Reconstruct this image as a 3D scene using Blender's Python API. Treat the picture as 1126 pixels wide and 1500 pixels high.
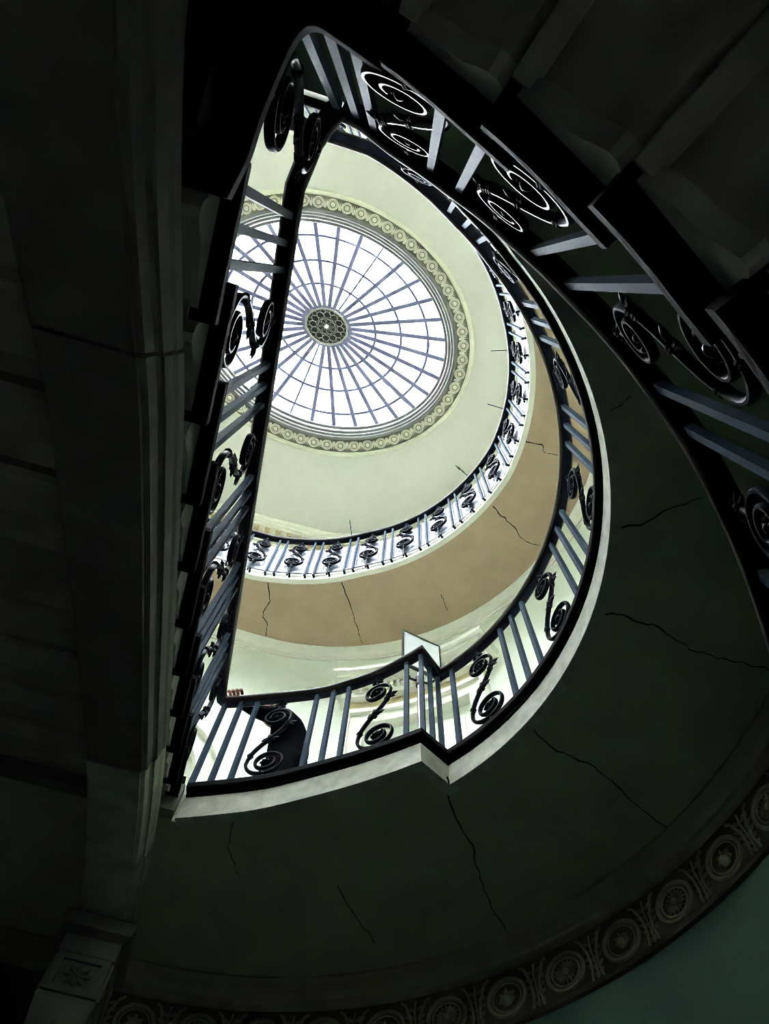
import bpy, bmesh, math, random
from mathutils import Vector, Matrix
random.seed(7)
PI = math.pi
R = math.radians
for o in list(bpy.data.objects): bpy.data.objects.remove(o)
SC = bpy.context.scene
COL = SC.collection

# ------------------------------------------------------------------ camera
CAM = Vector((.42, -1.2, 1.10))
AX = ((0.9623966, 0.2673755, 0.0479907), (-0.2698308, 0.9205206, 0.2825475), (0.0313698, -0.2848721, 0.9580521))
cd = bpy.data.cameras.new('camera'); cd.sensor_fit = 'VERTICAL'; cd.sensor_height = 36.0
cd.lens = 36.0 * 1130 / 1500; cd.clip_start = .02; cd.clip_end = 200
cam = bpy.data.objects.new('camera', cd); COL.objects.link(cam)
cam.matrix_world = Matrix(((AX[0][0], -AX[0][1], -AX[0][2], CAM.x), (AX[1][0], -AX[1][1], -AX[1][2], CAM.y),
                           (AX[2][0], -AX[2][1], -AX[2][2], CAM.z), (0, 0, 0, 1)))
SC.camera = cam

# ------------------------------------------------------------------ world, light, exposure
SKY = 16.0
w = bpy.data.worlds.new('sky'); SC.world = w; w.use_nodes = True
nt = w.node_tree; nt.nodes.clear()
bg = nt.nodes.new('ShaderNodeBackground'); ou = nt.nodes.new('ShaderNodeOutputWorld')
tc = nt.nodes.new('ShaderNodeTexCoord'); nz = nt.nodes.new('ShaderNodeTexNoise'); rp = nt.nodes.new('ShaderNodeValToRGB')
nz.inputs['Scale'].default_value = 2.3; nz.inputs['Detail'].default_value = 4
rp.color_ramp.elements[0].position = .30; rp.color_ramp.elements[0].color = (.35, .62, 1, 1)
rp.color_ramp.elements[1].position = .40; rp.color_ramp.elements[1].color = (.90, .95, 1, 1)
nt.links.new(tc.outputs['Generated'], nz.inputs['Vector']); nt.links.new(nz.outputs['Fac'], rp.inputs['Fac'])
nt.links.new(rp.outputs['Color'], bg.inputs['Color']); nt.links.new(bg.outputs['Background'], ou.inputs['Surface'])
bg.inputs['Strength'].default_value = SKY
VS = SC.view_settings
VS.view_transform = 'Standard'; VS.look = 'None'; VS.gamma = 1.0; VS.use_curve_mapping = False
VS.exposure = 2.6
SC.cycles.max_bounces = 10; SC.cycles.diffuse_bounces = 7; SC.cycles.transparent_max_bounces = 12
SC.cycles.use_denoising = True
SC.cycles.pixel_filter_type = 'BLACKMAN_HARRIS'; SC.cycles.filter_width = .8

# ------------------------------------------------------------------ materials
def mat(name, c1, c2=None, rough=.7, scale=6, metal=0, bump=0, bscale=40, spec=.5, detail=4):
    m = bpy.data.materials.new(name); m.use_nodes = True
    n = m.node_tree; b = n.nodes['Principled BSDF']
    b.inputs['Roughness'].default_value = rough; b.inputs['Metallic'].default_value = metal
    b.inputs['Specular IOR Level'].default_value = spec
    t = n.nodes.new('ShaderNodeTexCoord')
    z = n.nodes.new('ShaderNodeTexNoise'); z.inputs['Scale'].default_value = scale; z.inputs['Detail'].default_value = detail
    r = n.nodes.new('ShaderNodeValToRGB')
    r.color_ramp.elements[0].position = .32; r.color_ramp.elements[1].position = .68
    r.color_ramp.elements[0].color = (*(c2 or c1), 1); r.color_ramp.elements[1].color = (*c1, 1)
    n.links.new(t.outputs['Object'], z.inputs['Vector']); n.links.new(z.outputs['Fac'], r.inputs['Fac'])
    n.links.new(r.outputs['Color'], b.inputs['Base Color'])
    if bump:
        z2 = n.nodes.new('ShaderNodeTexNoise'); z2.inputs['Scale'].default_value = bscale; z2.inputs['Detail'].default_value = 5
        bp = n.nodes.new('ShaderNodeBump'); bp.inputs['Strength'].default_value = bump; bp.inputs['Distance'].default_value = .01
        n.links.new(t.outputs['Object'], z2.inputs['Vector']); n.links.new(z2.outputs['Fac'], bp.inputs['Height'])
        n.links.new(bp.outputs['Normal'], b.inputs['Normal'])
    return m
CREAM = mat('cream_plaster', (.70, .70, .60), (.68, .68, .58), .85, 2, bump=.05)
GREEN = mat('pale_green_plaster', (.74, .79, .70), (.71, .76, .67), .8, 3, bump=.05)
TEAL = mat('sea_green_plaster', (.21, .36, .31), (.17, .31, .27), .8, 3, bump=.08)
CEIL = mat('ceiling_plaster', (.555, .565, .505), (.535, .545, .485), .85, 2, bump=.05)
WHITE = mat('white_moulding', (.76, .76, .68), (.72, .72, .64), .7, 8)
TAN = mat('tan_soffit', (.46, .355, .245), (.41, .31, .21), .85, 5, bump=.12)
BROWN = mat('brown_soffit', (.52, .57, .39), (.44, .48, .33), .85, 4, bump=.12)
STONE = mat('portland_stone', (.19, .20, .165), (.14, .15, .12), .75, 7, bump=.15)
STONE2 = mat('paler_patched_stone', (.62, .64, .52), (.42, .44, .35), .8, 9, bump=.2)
BRKM = mat('lit_step_end_stone', (.52, .55, .47), (.42, .45, .38), .8, 10, bump=.1)  # paler copy of the step stone, light on the brackets put into colour
GLINT = mat('painted_edge_glint', (.055, .060, .072), None, .7, spec=.1)  # pale colour standing in for the highlight along tread edges
STEP = mat('dark_step_stone', (.42, .42, .35), (.30, .305, .25), .7, 9, bump=.2)
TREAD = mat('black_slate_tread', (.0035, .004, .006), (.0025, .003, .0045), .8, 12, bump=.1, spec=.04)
FASCIA = mat('stone_fascia', (.62, .61, .52), (.42, .42, .36), .7, 14, bump=.1)
RINGM = mat('skylight_frieze_plaster', (.62, .63, .51), (.57, .58, .46), .8, 8)
RINGD = mat('frieze_ground_plaster', (.15, .155, .11), (.12, .125, .09), .8, 8)
IRON = mat('navy_iron_paint', (.008, .011, .022), (.006, .009, .017), .42, 20, spec=.03)
BAR = mat('slate_blue_iron_paint', (.052, .080, .120), (.041, .064, .098), .6, 40, bump=.1, bscale=150, spec=.02)
WOOD = mat('dark_mahogany', (.014, .008, .008), (.008, .005, .005), .35, 30, spec=.12)
RIBM = mat('slate_glazing_bar', (.16, .17, .26), (.13, .14, .22), .6, 10)
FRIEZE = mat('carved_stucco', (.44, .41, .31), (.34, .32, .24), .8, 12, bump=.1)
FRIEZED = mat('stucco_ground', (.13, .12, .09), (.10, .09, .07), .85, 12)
CRACK = mat('dark_crack', (.02, .018, .013), None, .95)  # flat dark colour for the soffit cracks
PAVE = mat('pale_paving', (.66, .64, .56), (.60, .58, .50), .6, 4)
FLOORM = mat('worn_flagstone', (.26, .25, .22), (.20, .19, .17), .6, 3, bump=.1)
CLOTH = mat('black_cloth', (.0022, .0025, .005), (.0015, .0018, .0035), .95, 60, spec=.02)
SKIN = mat('warm_skin', (.36, .15, .10), (.31, .12, .08), .55, 20)
HAIRM = mat('black_hair', (.012, .010, .010), None, .6)
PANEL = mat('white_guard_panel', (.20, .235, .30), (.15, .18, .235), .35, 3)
PAPER = mat('white_board', (.72, .75, .78), (.70, .73, .76), .5, 4)
BLACKP = mat('black_plastic', (.012, .012, .014), None, .4)
STEEL = mat('brushed_steel', (.45, .46, .47), None, .3, metal=.9)
CURB = mat('grey_skylight_curb', (.15, .155, .14), (.125, .13, .115), .8, 8)
GOLD = mat('ochre_plaster', (.50, .42, .24), (.44, .37, .2), .7, 8)
gm = bpy.data.materials.new('clear_pane'); gm.use_nodes = True
n = gm.node_tree; n.nodes.clear()
o_ = n.nodes.new('ShaderNodeOutputMaterial'); mx = n.nodes.new('ShaderNodeMixShader'); tr = n.nodes.new('ShaderNodeBsdfTransparent'); gl = n.nodes.new('ShaderNodeBsdfGlossy')
tr.inputs['Color'].default_value = (.97, .98, .98, 1); gl.inputs['Roughness'].default_value = .05; mx.inputs['Fac'].default_value = .05
n.links.new(tr.outputs[0], mx.inputs[1]); n.links.new(gl.outputs[0], mx.inputs[2]); n.links.new(mx.outputs[0], o_.inputs['Surface'])
PANE = gm

# ------------------------------------------------------------------ helpers
def md(name, v, f, m, smooth=False):
    me = bpy.data.meshes.new(name); me.from_pydata([tuple(a) for a in v], [], f)
    bm = bmesh.new(); bm.from_mesh(me); bmesh.ops.recalc_face_normals(bm, faces=bm.faces); bm.to_mesh(me); bm.free()
    if m: me.materials.append(m)
    if smooth:
        for p in me.polygons: p.use_smooth = True
        me.set_sharp_from_angle(angle=R(38))
    return me
def ob(name, me, parent=None, loc=None, rz=0, sc=None, mtx=None):
    o = bpy.data.objects.new(name, me); COL.objects.link(o)
    if parent: o.parent = parent
    if mtx is not None: o.matrix_local = mtx
    else:
        if loc is not None: o.location = loc
        if rz: o.rotation_euler = (0, 0, rz)
        if sc is not None: o.scale = sc
    return o
def tag(o, label=None, cat=None, group=None, kind=None):
    if label: o['label'] = label
    if cat: o['category'] = cat
    if group: o['group'] = group
    if kind: o['kind'] = kind
    return o
def struct(o, label=None): o['kind'] = 'structure'; return tag(o, label)
def empty(name, loc=(0, 0, 0)):
    o = bpy.data.objects.new(name, None); COL.objects.link(o); o.location = loc; o.empty_display_size = .1; return o
class G:
    """vertex / face collector"""
    def __init__(s): s.v = []; s.f = []
    def add(s, v, f):
        k = len(s.v); s.v += [tuple(a) for a in v]; s.f += [tuple(i + k for i in q) for q in f]; return s
    def box(s, x0, x1, y0, y1, z0, z1):
        v = [(x, y, z) for z in (z0, z1) for y in (y0, y1) for x in (x0, x1)]
        return s.add(v, [(0, 2, 3, 1), (4, 5, 7, 6), (0, 1, 5, 4), (2, 6, 7, 3), (0, 4, 6, 2), (1, 3, 7, 5)])
    def loft(s, rings, closed=False, caps=True):
        n = len(rings[0]); v = [p for r in rings for p in r]; f = []
        m = len(rings)
        for i in range(m if closed else m - 1):
            a, b = i * n, ((i + 1) % m) * n
            for j in range(n): f.append((a + j, a + (j + 1) % n, b + (j + 1) % n, b + j))
        if caps and not closed: f.append(tuple(range(n))); f.append(tuple((m - 1) * n + j for j in range(n)))
        return s.add(v, f)
    def tube(s, pts, rad, n=8, closed=False):
        pts = [Vector(p) for p in pts]; rings = []; up = None
        for i, p in enumerate(pts):
            a = pts[i - 1] if (i > 0 or closed) else p; b = pts[(i + 1) % len(pts)] if (i < len(pts) - 1 or closed) else p
            t = (b - a).normalized()
            if up is None: up = t.orthogonal().normalized()
            up = (up - t * up.dot(t)).normalized(); q = t.cross(up)
            r = rad[i] if isinstance(rad, (list, tuple)) else rad
            rings.append([p + (up * math.cos(2 * PI * k / n) + q * math.sin(2 * PI * k / n)) * r for k in range(n)])
        return s.loft(rings, closed)
    def lathe(s, prof, n=12, c=(0, 0, 0)):
        rings = [[(c[0] + r * math.cos(2 * PI * k / n), c[1] + r * math.sin(2 * PI * k / n), c[2] + z) for k in range(n)] for r, z in prof]
        return s.loft(rings)
    def xf(s, m, start=0):
        s.v = s.v[:start] + [tuple(m @ Vector(p)) for p in s.v[start:]]; return s
    def mesh(s, name, m, smooth=False): return md(name, s.v, s.f, m, smooth)
def spline(P, n=8):
    P = [Vector(p) for p in P]; out = []
    for i in range(len(P) - 1):
        a = P[max(i - 1, 0)]; b = P[i]; c = P[i + 1]; d = P[min(i + 2, len(P) - 1)]
        for k in range(n):
            t = k / n
            out.append(.5 * ((2 * b) + (c - a) * t + (2 * a - 5 * b + 4 * c - d) * t * t + (3 * b - a - 3 * c + d) * t ** 3))
    out.append(P[-1]); return out
def interp(x, tab):
    if x <= tab[0][0]: return tab[0][1]
    for (a, p), (b, q) in zip(tab, tab[1:]):
        if x <= b: return p + (q - p) * (x - a) / (b - a)
    return tab[-1][1]
def sweep(g, path, prof, closed=False, miter=True):
    """prof: list of (side, up); side is measured to the RIGHT of travel in plan"""
    pts = [Vector(p) for p in path]; rings = []; N = len(pts)
    for i, p in enumerate(pts):
        def dirn(a, b):
            d = Vector((b.x - a.x, b.y - a.y, 0)); return d.normalized() if d.length > 1e-7 else None
        d0 = dirn(pts[i - 1], p) if (i > 0 or closed) else None
        d1 = dirn(p, pts[(i + 1) % N]) if (i < N - 1 or closed) else None
        d0 = d0 or d1; d1 = d1 or d0
        t = (d0 + d1).normalized(); k = 1 / max(.35, t.dot(d0)) if miter else 1
        nr = Vector((t.y, -t.x, 0)) * k
        rings.append([p + nr * a + Vector((0, 0, b)) for a, b in prof])
    return g.loft(rings, closed)
def seglen(path):
    L = [0]
    for a, b in zip(path, path[1:]): L.append(L[-1] + (Vector(b) - Vector(a)).length)
    return L

# ------------------------------------------------------------------ levels
Z1, S1 = 4.60, 4.33          # first gallery: floor, soffit
Z2, S2 = 8.45, 8.30          # upper gallery
ZC = 11.30                   # ceiling
ZM = 2.95                    # half landing
def arc(r, a0, a1, n, c=(0, 0), ry=None):
    return [(c[0] + r * math.cos(R(a0 + (a1 - a0) * i / n)), c[1] + (ry or r) * math.sin(R(a0 + (a1 - a0) * i / n))) for i in range(n + 1)]
WALL = [(-3.2, 2.65), (-1.6, 2.65)] + arc(2.65, 90, 0, 40) + arc(2.65, 0, -90, 40, ry=3.2)[1:] + [(-1.6, -3.2), (-3.2, -3.2), (-3.2, -1), (-3.2, 1)]
def wall_hit(c, a):
    dx, dy = math.cos(a), math.sin(a); best = None
    for (x0, y0), (x1, y1) in zip(WALL, WALL[1:] + WALL[:1]):
        ex, ey = x1 - x0, y1 - y0; den = dx * ey - dy * ex
        if abs(den) < 1e-9: continue
        t = ((x0 - c[0]) * ey - (y0 - c[1]) * ex) / den; s = ((x0 - c[0]) * dy - (y0 - c[1]) * dx) / den
        if t > 0 and -1e-6 <= s <= 1 + 1e-6 and (best is None or t < best): best = t
    return (c[0] + dx * best, c[1] + dy * best)
def wall_r(a): p = wall_hit((0, 0), a); return math.hypot(*p)
def ring_slab(inner, c, z0, z1, over=.03):
    """solid floor between an opening loop and the wall loop"""
    outer = []
    for p in inner:
        a = math.atan2(p[1] - c[1], p[0] - c[0]); h = wall_hit(c, a)
        outer.append((h[0] + over * math.cos(a), h[1] + over * math.sin(a)))
    g = G(); N = len(inner)
    rings = [[(i[0], i[1], z0), (i[0], i[1], z1), (q[0], q[1], z1), (q[0], q[1], z0)] for i, q in zip(inner, outer)]
    return g.loft(rings, closed=True)

# ------------------------------------------------------------------ room shell
struct(ob('floor', G().box(-3.3, 2.8, -3.3, 2.8, -.1, 0).mesh('floor', FLOORM)))
def wall(name, pts, z0, z1, m):
    g = G(); rings = []
    P = [Vector((*p, 0)) for p in pts]
    for i, p in enumerate(P):
        d = (P[min(i + 1, len(P) - 1)] - P[max(i - 1, 0)]).normalized(); nn = Vector((-d.y, d.x, 0)) * .12
        rings.append([(p.x, p.y, z0), (p.x, p.y, z1), (p.x + nn.x, p.y + nn.y, z1), (p.x + nn.x, p.y + nn.y, z0)])
    return struct(ob(name, g.loft(rings).mesh(name, m, False)))
apse = arc(2.65, 90, 0, 40) + arc(2.65, 0, -90, 40, ry=3.2)[1:]
for lv, z0, z1, m in (('lower', 0, S1, TEAL), ('middle', S1, S2, GREEN), ('upper', S2, ZC, CREAM)):
    wall('wall_apse_' + lv, apse, z0, z1, m)
    wall('wall_end_' + lv, [(-3.3, 2.65), (0, 2.65)], z0, z1, m)
    wall('wall_back_' + lv, [(0, -3.2), (-3.3, -3.2)], z0, z1, m)
    wall('wall_left_' + lv, [(-3.2, -3.3), (-3.2, 2.75)], z0, z1, m)
struct(ob('wall_stair', G().box(-1.87, -1.75, -3.2, 1.55, 0, S1).mesh('wall_stair', TEAL)))

# first gallery floor -------------------------------------------------
def edge1_r(a):   # gallery edge radius by angle (degrees)
    return interp(a, [(-90, 1.75), (-80, 1.69), (-70, 1.635), (-60, 1.605), (-45, 1.595), (0, 1.60), (45, 1.595)])
LAND = [tuple(p)[:2] for p in spline([(0, 1.575, 0), (.2, 1.49, 0), (.415, 1.385, 0), (.73, 1.178, 0), (.93, 1.03, 0), (1.09, .897, 0)], 6)]
GAL = [(edge1_r(a) * math.cos(R(a)), edge1_r(a) * math.sin(R(a))) for a in [38 - 128 * i / 56 for i in range(57)]]
BACK = [(-.4, -1.76), (-.9, -1.76), (-1.4, -1.76), (-1.75, -1.76)]
edge1 = LAND + GAL + BACK
loop1 = edge1 + [(-1.75, -1.0), (-1.75, 0), (-1.75, 1.0), (-1.75, 1.60), (-1.2, 1.60), (-.6, 1.60), (-.1, 1.60)]
c1 = (-.4, 0)
g1 = struct(ob('floor_gallery', None), 'curved first floor gallery slab with brown cracked soffit')
def shrink(path, d):
    out = []; P = [Vector((*p, 0)) for p in path]
    for i, p in enumerate(P):
        a = (p - P[i - 1]).normalized() if i else (P[1] - p).normalized(); b = (P[i + 1] - p).normalized() if i < len(P) - 1 else a
        t = (a + b).normalized(); k = 1 / max(.4, t.dot(a)); out.append((p.x - t.y * d * k, p.y + t.x * d * k))   # to the LEFT of travel (into the slab)
    return out
in1 = shrink(edge1, .035)
loop1s = in1 + loop1[len(edge1):]
ob('slab', ring_slab(loop1s, c1, S1, Z1 - .062).mesh('slab', BROWN), g1)
ob('paving', ring_slab(in1 + loop1[len(edge1):], c1, Z1 - .061, Z1).mesh('paving', PAVE), g1)
nose = [(.0, 0), (.006, -.012), (.006, -.045), (0, -.058), (-.02, -.062), (-.02, -.075), (-.034, -.09), (-.06, -.09), (-.06, 0)]
ob('nosing', sweep(G(), [(*p, Z1 + .002) for p in edge1], nose).mesh('nosing', TREAD), g1)
fas = [(-.032, -.092), (-.020, -.100), (-.020, -.235), (-.010, -.245), (-.010, -.272), (-.06, -.272), (-.06, -.092)]
ob('fascia', sweep(G(), [(*p, Z1) for p in edge1], fas).mesh('fascia', FASCIA), g1)

# upper gallery floor --------------------------------------------------
C2 = (-.235, -.158)
T2 = [(-108, 2.33), (-103, 2.30), (-92, 2.17), (-78, 2.065), (-60, 2.02), (-30, 2.012), (-16, 2.037), (11, 2.082), (35, 2.04), (61, 2.0), (84, 2.06), (93, 2.10)]
UP = [(C2[0] + interp(a, T2) * math.cos(R(a)), C2[1] + interp(a, T2) * math.sin(R(a))) for a in [92 - 196 * i / 90 for i in range(91)]]
UP = [(UP[0][0] - d, UP[0][1] + .0) for d in (2.2, 1.6, 1.0, .5)] + UP
UP = UP + [(UP[-1][0] - d, UP[-1][1]) for d in (.5, 1.0, 1.5)]
loop2 = UP + [(UP[-1][0] - .05, -1.2), (UP[-1][0] - .15, 0), (UP[0][0], 1.0)]
g2 = struct(ob('floor_upper_gallery', None), 'upper gallery slab with tan cracked soffit')
in2 = shrink(UP, .02)
ob('slab', ring_slab(in2 + loop2[len(UP):], (-.5, -.1), S2, Z2 - .012).mesh('slab', TAN), g2)
ob('paving', ring_slab(in2 + loop2[len(UP):], (-.5, -.1), Z2 - .011, Z2).mesh('paving', PAVE), g2)
ob('fascia', sweep(G(), [(*p, Z2) for p in UP], [(.0, .005), (.012, -.01), (.012, -.05), (0, -.065), (0, -.11), (.012, -.12), (.012, -.158), (-.04, -.158), (-.04, .005)]).mesh('fascia', WHITE), g2)

# half landing ----------------------------------------------------------
gl_ = struct(ob('floor_half_landing', None), 'stone half landing between the curved and the straight flight')
HLE = [tuple(p)[:2] for p in spline([(-1.748, -1.262, 0), (-1.0, -1.262, 0), (-.06, -1.262, 0)], 2)] + [(-.015, -1.262)] + [tuple(p)[:2] for p in spline([(-.005, -1.30, 0), (.010, -1.36, 0), (.018, -1.43, 0), (.030, -1.50, 0), (.045, -1.57, 0), (.062, -1.615, 0), (.09, -1.635, 0), (.14, -1.625, 0), (.246, -1.592, 0)], 4)]
def hl_slab(edge, z0, z1, m, nm):
    g = G(); n_ = len(edge)
    out = [(p[0], -3.198) for p in edge]
    g.loft([[(a[0], a[1], z0), (a[0], a[1], z1), (q[0], q[1], z1), (q[0], q[1], z0)] for a, q in zip(edge, out)]); return ob(nm, g.mesh(nm, m), gl_)
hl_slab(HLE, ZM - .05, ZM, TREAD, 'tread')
ob('edge_glint', G().tube([(*p, ZM - .049) for p in HLE[5:]], .0025, 5).mesh('edge_glint', GLINT), gl_)  # added pale line, painted highlight on the landing edge
HB = [(-1.748, -1.36), (-.06, -1.36), (-.05, -1.50), (-.03, -1.66), (.04, -1.71), (.15, -1.71), (.24, -1.68)]
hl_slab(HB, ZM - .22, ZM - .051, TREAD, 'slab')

# ceiling ----------------------------------------------------------------
EC = (-.50, -.352); EROT = R(8)
def ell(a, b, t, z, c=EC):
    x, y = a * math.cos(t), b * math.sin(t)
    return (c[0] + x * math.cos(EROT) - y * math.sin(EROT), c[1] + x * math.sin(EROT) + y * math.cos(EROT), z)
NE = 128
hole = [ell(1.80, 1.40, -2 * PI * i / NE, 0)[:2] for i in range(NE)]
struct(ob('ceiling', ring_slab(hole, EC, ZC, ZC + .1, .1).mesh('ceiling', CEIL)))
# ------------------------------------------------------------------ trims
def ering(name, prof, m, parent=None):
    """prof: (grow, z) offsets to a base ellipse 1.80 x 1.40"""
    rings = [[ell(1.80 + d, 1.40 + d, -2 * PI * i / NE, z) for d, z in prof] for i in range(NE)]
    return ob(name, G().loft(rings, closed=True).mesh(name, m, True), parent)
t4 = struct(ob('trim_1', None), 'oval plaster frieze of roundels around the skylight')
ering('outer_moulding', [(.155, ZC + .01), (.155, ZC - .05), (.17, ZC - .06), (.20, ZC - .05), (.215, ZC - .03), (.215, ZC + .01)], RINGM, t4)
ering('ground_band', [(-.02, ZC + .01), (-.02, ZC - .015), (.16, ZC - .015), (.16, ZC + .01)], RINGD, t4)
ering('inner_moulding', [(.0, ZC + .01), (.0, ZC - .04), (-.02, ZC - .05), (-.05, ZC - .04), (-.06, ZC - .01), (-.085, ZC), (-.09, ZC + .05), (-.12, ZC + .06), (-.125, ZC + .16), (-.155, ZC + .17), (-.16, ZC + .24), (.02, ZC + .24)], CURB, t4)
g = G(); NR = 10
def torus(g, r, tr, n=16, m=6, c=(0, 0, 0)):
    rings = [[(c[0] + (r + tr * math.cos(2 * PI * k / m)) * math.cos(2 * PI * i / n), c[1] + (r + tr * math.cos(2 * PI * k / m)) * math.sin(2 * PI * i / n), c[2] + tr * math.sin(2 * PI * k / m)) for k in range(m)] for i in range(n)]
    return g.loft(rings, closed=True)
def dome(g, r, h, n=10, c=(0, 0, 0)):
    return g.lathe([(r, 0), (r * .9, h * .55), (r * .6, h * .85), (r * .2, h)], n, c)
g = G(); torus(g, .062, .010, 16, 5); torus(g, .045, .006, 14, 4); dome(g, .030, .018)
ROUND = g.mesh('roundel', RINGM, True)
g = G()
for s in (-1, 0, 1):
    g.loft([[(s * .010 - .006, -.05, 0), (s * .010 + .006, -.05, 0), (s * .010, -.05, .006)], [(s * .016 - .009, 0, 0), (s * .016 + .009, 0, 0), (s * .016, 0, .014)], [(s * .024 - .003, .05, 0), (s * .024 + .003, .05, 0), (s * .024, .05, .006)]])
DART = g.mesh('dart', RINGM)
# even spacing along the oval
def per(N, a, b, off=0):
    M_ = 2000; pts = [ell(a, b, 2 * PI * i / M_, 0) for i in range(M_ + 1)]; L = seglen(pts); tot = L[-1]; out = []; j = 0
    for k in range(N):
        s = (k + off) * tot / N
        while L[j + 1] < s: j += 1
        p = Vector(pts[j]); q = Vector(pts[j + 1]); out.append((p, math.atan2(q.y - p.y, q.x - p.x)))
    return out
def down(p, rz, z): return Matrix.Translation((p.x, p.y, z)) @ Matrix.Rotation(rz, 4, 'Z') @ Matrix.Rotation(PI, 4, 'X')
NRD = 58
for p, a in per(NRD, 1.872, 1.472): ob('roundel', ROUND, t4, mtx=down(p, a, ZC - .015))
for p, a in per(NRD, 1.872, 1.472, .5): ob('dart', DART, t4, mtx=down(p, a, ZC - .015))

# skylight ----------------------------------------------------------------
sky = tag(empty('skylight', (0, 0, 0)), 'oval glazed skylight with radiating blue-grey bars and round central grille', 'skylight')
ZG = 11.52; A0, B0 = 1.66, 1.30
def dz(t): return ZG + .26 * (1 - t * t)
def dpt(t, th, o=0): x = ell(A0 * t, B0 * t, th, dz(t) + o); return x
rings_t = [.20, .41, .625, .85, 1.0]
NB = 32
for j in range(4):
    t0, t1 = rings_t[j], rings_t[j + 1]
    for k in range(NB):
        a0, a1 = 2 * PI * k / NB, 2 * PI * (k + 1) / NB; am = (a0 + a1) / 2
        g = G(); lo = [dpt(t, a) for t, a in ((t0, a0), (t1, a0), (t1, am), (t1, a1), (t0, a1))]
        g.loft([lo, [(x, y, z + .006) for x, y, z in lo]])
        ob('pane', g.mesh('pane', PANE), sky)
for k in range(NB):
    a = 2 * PI * k / NB; g = G(); P0 = Vector(dpt(.17, a)); P1 = Vector(dpt(1.01, a))
    sd = Vector((-(P1 - P0).y, (P1 - P0).x, 0)).normalized() * (.012 if k in (8, 25) else .026)
    pts = [Vector(dpt(t, a)) for t in (.17, .4, .6, .8, 1.01)]
    g.loft([[p - sd + Vector((0, 0, -.035)), p + sd + Vector((0, 0, -.035)), p + sd + Vector((0, 0, .02)), p - sd + Vector((0, 0, .02))] for p in pts])
    ob('glazing_bar', g.mesh('glazing_bar', RIBM), sky)
for t in rings_t[1:4]:
    g = G(); g.loft([[dpt(t - .011, 2 * PI * i / 96, -.02), dpt(t + .011, 2 * PI * i / 96, -.02), dpt(t + .011, 2 * PI * i / 96, .012), dpt(t - .011, 2 * PI * i / 96, .012)] for i in range(96)], closed=True)
    ob('ring_bar', g.mesh('ring_bar', RIBM), sky)
g = G(); g.loft([[dpt(.995, 2 * PI * i / 128, -.02), dpt(1.035, 2 * PI * i / 128, -.05), dpt(1.035, 2 * PI * i / 128, .05), dpt(.995, 2 * PI * i / 128, .05)] for i in range(128)], closed=True)
ob('rim', g.mesh('rim', RIBM), sky)
# central grille
bz = dz(.18) - .03; DK = mat('dark_boss', (.02, .02, .018), None, .7)
g = G(); g.loft([[ell(A0 * .205, B0 * .205, 2 * PI * i / 64, bz + .06), ell(A0 * .175, B0 * .175, 2 * PI * i / 64, bz + .06), ell(A0 * .175, B0 * .175, 2 * PI * i / 64, bz), ell(A0 * .205, B0 * .205, 2 * PI * i / 64, bz + .02)] for i in range(64)], closed=True)
boss = ob('boss', g.mesh('boss', DK), sky)
g = G(); g.loft([[ell(A0 * .2, B0 * .2, 2 * PI * i / 48, bz + .065) for i in range(48)], [ell(A0 * .2, B0 * .2, 2 * PI * i / 48, bz + .075) for i in range(48)]])
ob('backing', g.mesh('backing', DK), boss)
GR = mat('cream_grille', (.30, .31, .25), None, .7)
g = G(); g.tube([ell(A0 * .178, B0 * .178, 2 * PI * i / 12, bz) for i in range(12)], .015, 6, True)
ob('grille_rim', g.mesh('grille_rim', GR), boss)
def etube(cx, cy, r, tr):
    g.tube([ell(A0 * (cx + r * math.cos(2 * PI * i / 14)), 1, 0, bz) if False else
            (EC[0] + math.cos(EROT) * A0 * (cx + r * math.cos(2 * PI * i / 14)) - math.sin(EROT) * B0 * (cy + r * math.sin(2 * PI * i / 14)),
             EC[1] + math.sin(EROT) * A0 * (cx + r * math.cos(2 * PI * i / 14)) + math.cos(EROT) * B0 * (cy + r * math.sin(2 * PI * i / 14)), bz + .005) for i in range(14)], tr, 4, True)
g = G()
for k in range(12):
    th = 2 * PI * (k + .5) / 12
    etube(.115 * math.cos(th), .115 * math.sin(th), .030, .0038)
    etube(.145 * math.cos(th + .26), .145 * math.sin(th + .26), .022, .003)
for k in range(8):
    th = 2 * PI * k / 8; etube(.045 * math.cos(th), .045 * math.sin(th), .026, .003)
etube(0, 0, .078, .004)
ob('grille', g.mesh('grille', GR), boss)
g = G(); dome(g, .028, .03, 10); ob('knob', g.mesh('knob', WHITE, True), boss, mtx=down(Vector((EC[0], EC[1], 0)), 0, bz))

# cornices -----------------------------------------------------------------
def wallpath(z, inset=0, a=None):
    pts = [(-3.2, 2.65)] + [(-2.4, 2.65), (-1.6, 2.65), (-.8, 2.65)] + apse + [(-.8, -3.2), (-1.6, -3.2), (-3.2, -3.2)]
    return [(x, y, z) for x, y in pts]
t1 = struct(ob('trim_2', None), 'carved stucco frieze of medallions and leaves below the gallery soffit')
ob('cornice_moulding', sweep(G(), wallpath(S1), [(-.02, .0), (.13, 0), (.13, -.012), (.115, -.03), (.105, -.05), (.10, -.052), (.09, -.075), (.07, -.09), (.065, -.11), (.045, -.115), (-.02, -.115)]).mesh('cornice_moulding', FRIEZE, True), t1)
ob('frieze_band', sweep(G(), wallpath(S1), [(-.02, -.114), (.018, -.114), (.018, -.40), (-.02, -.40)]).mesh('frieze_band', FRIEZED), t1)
ob('lower_fillet', sweep(G(), wallpath(S1), [(-.02, -.385), (.026, -.385), (.03, -.395), (.024, -.41), (-.02, -.412)]).mesh('lower_fillet', FRIEZED), t1)
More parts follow.
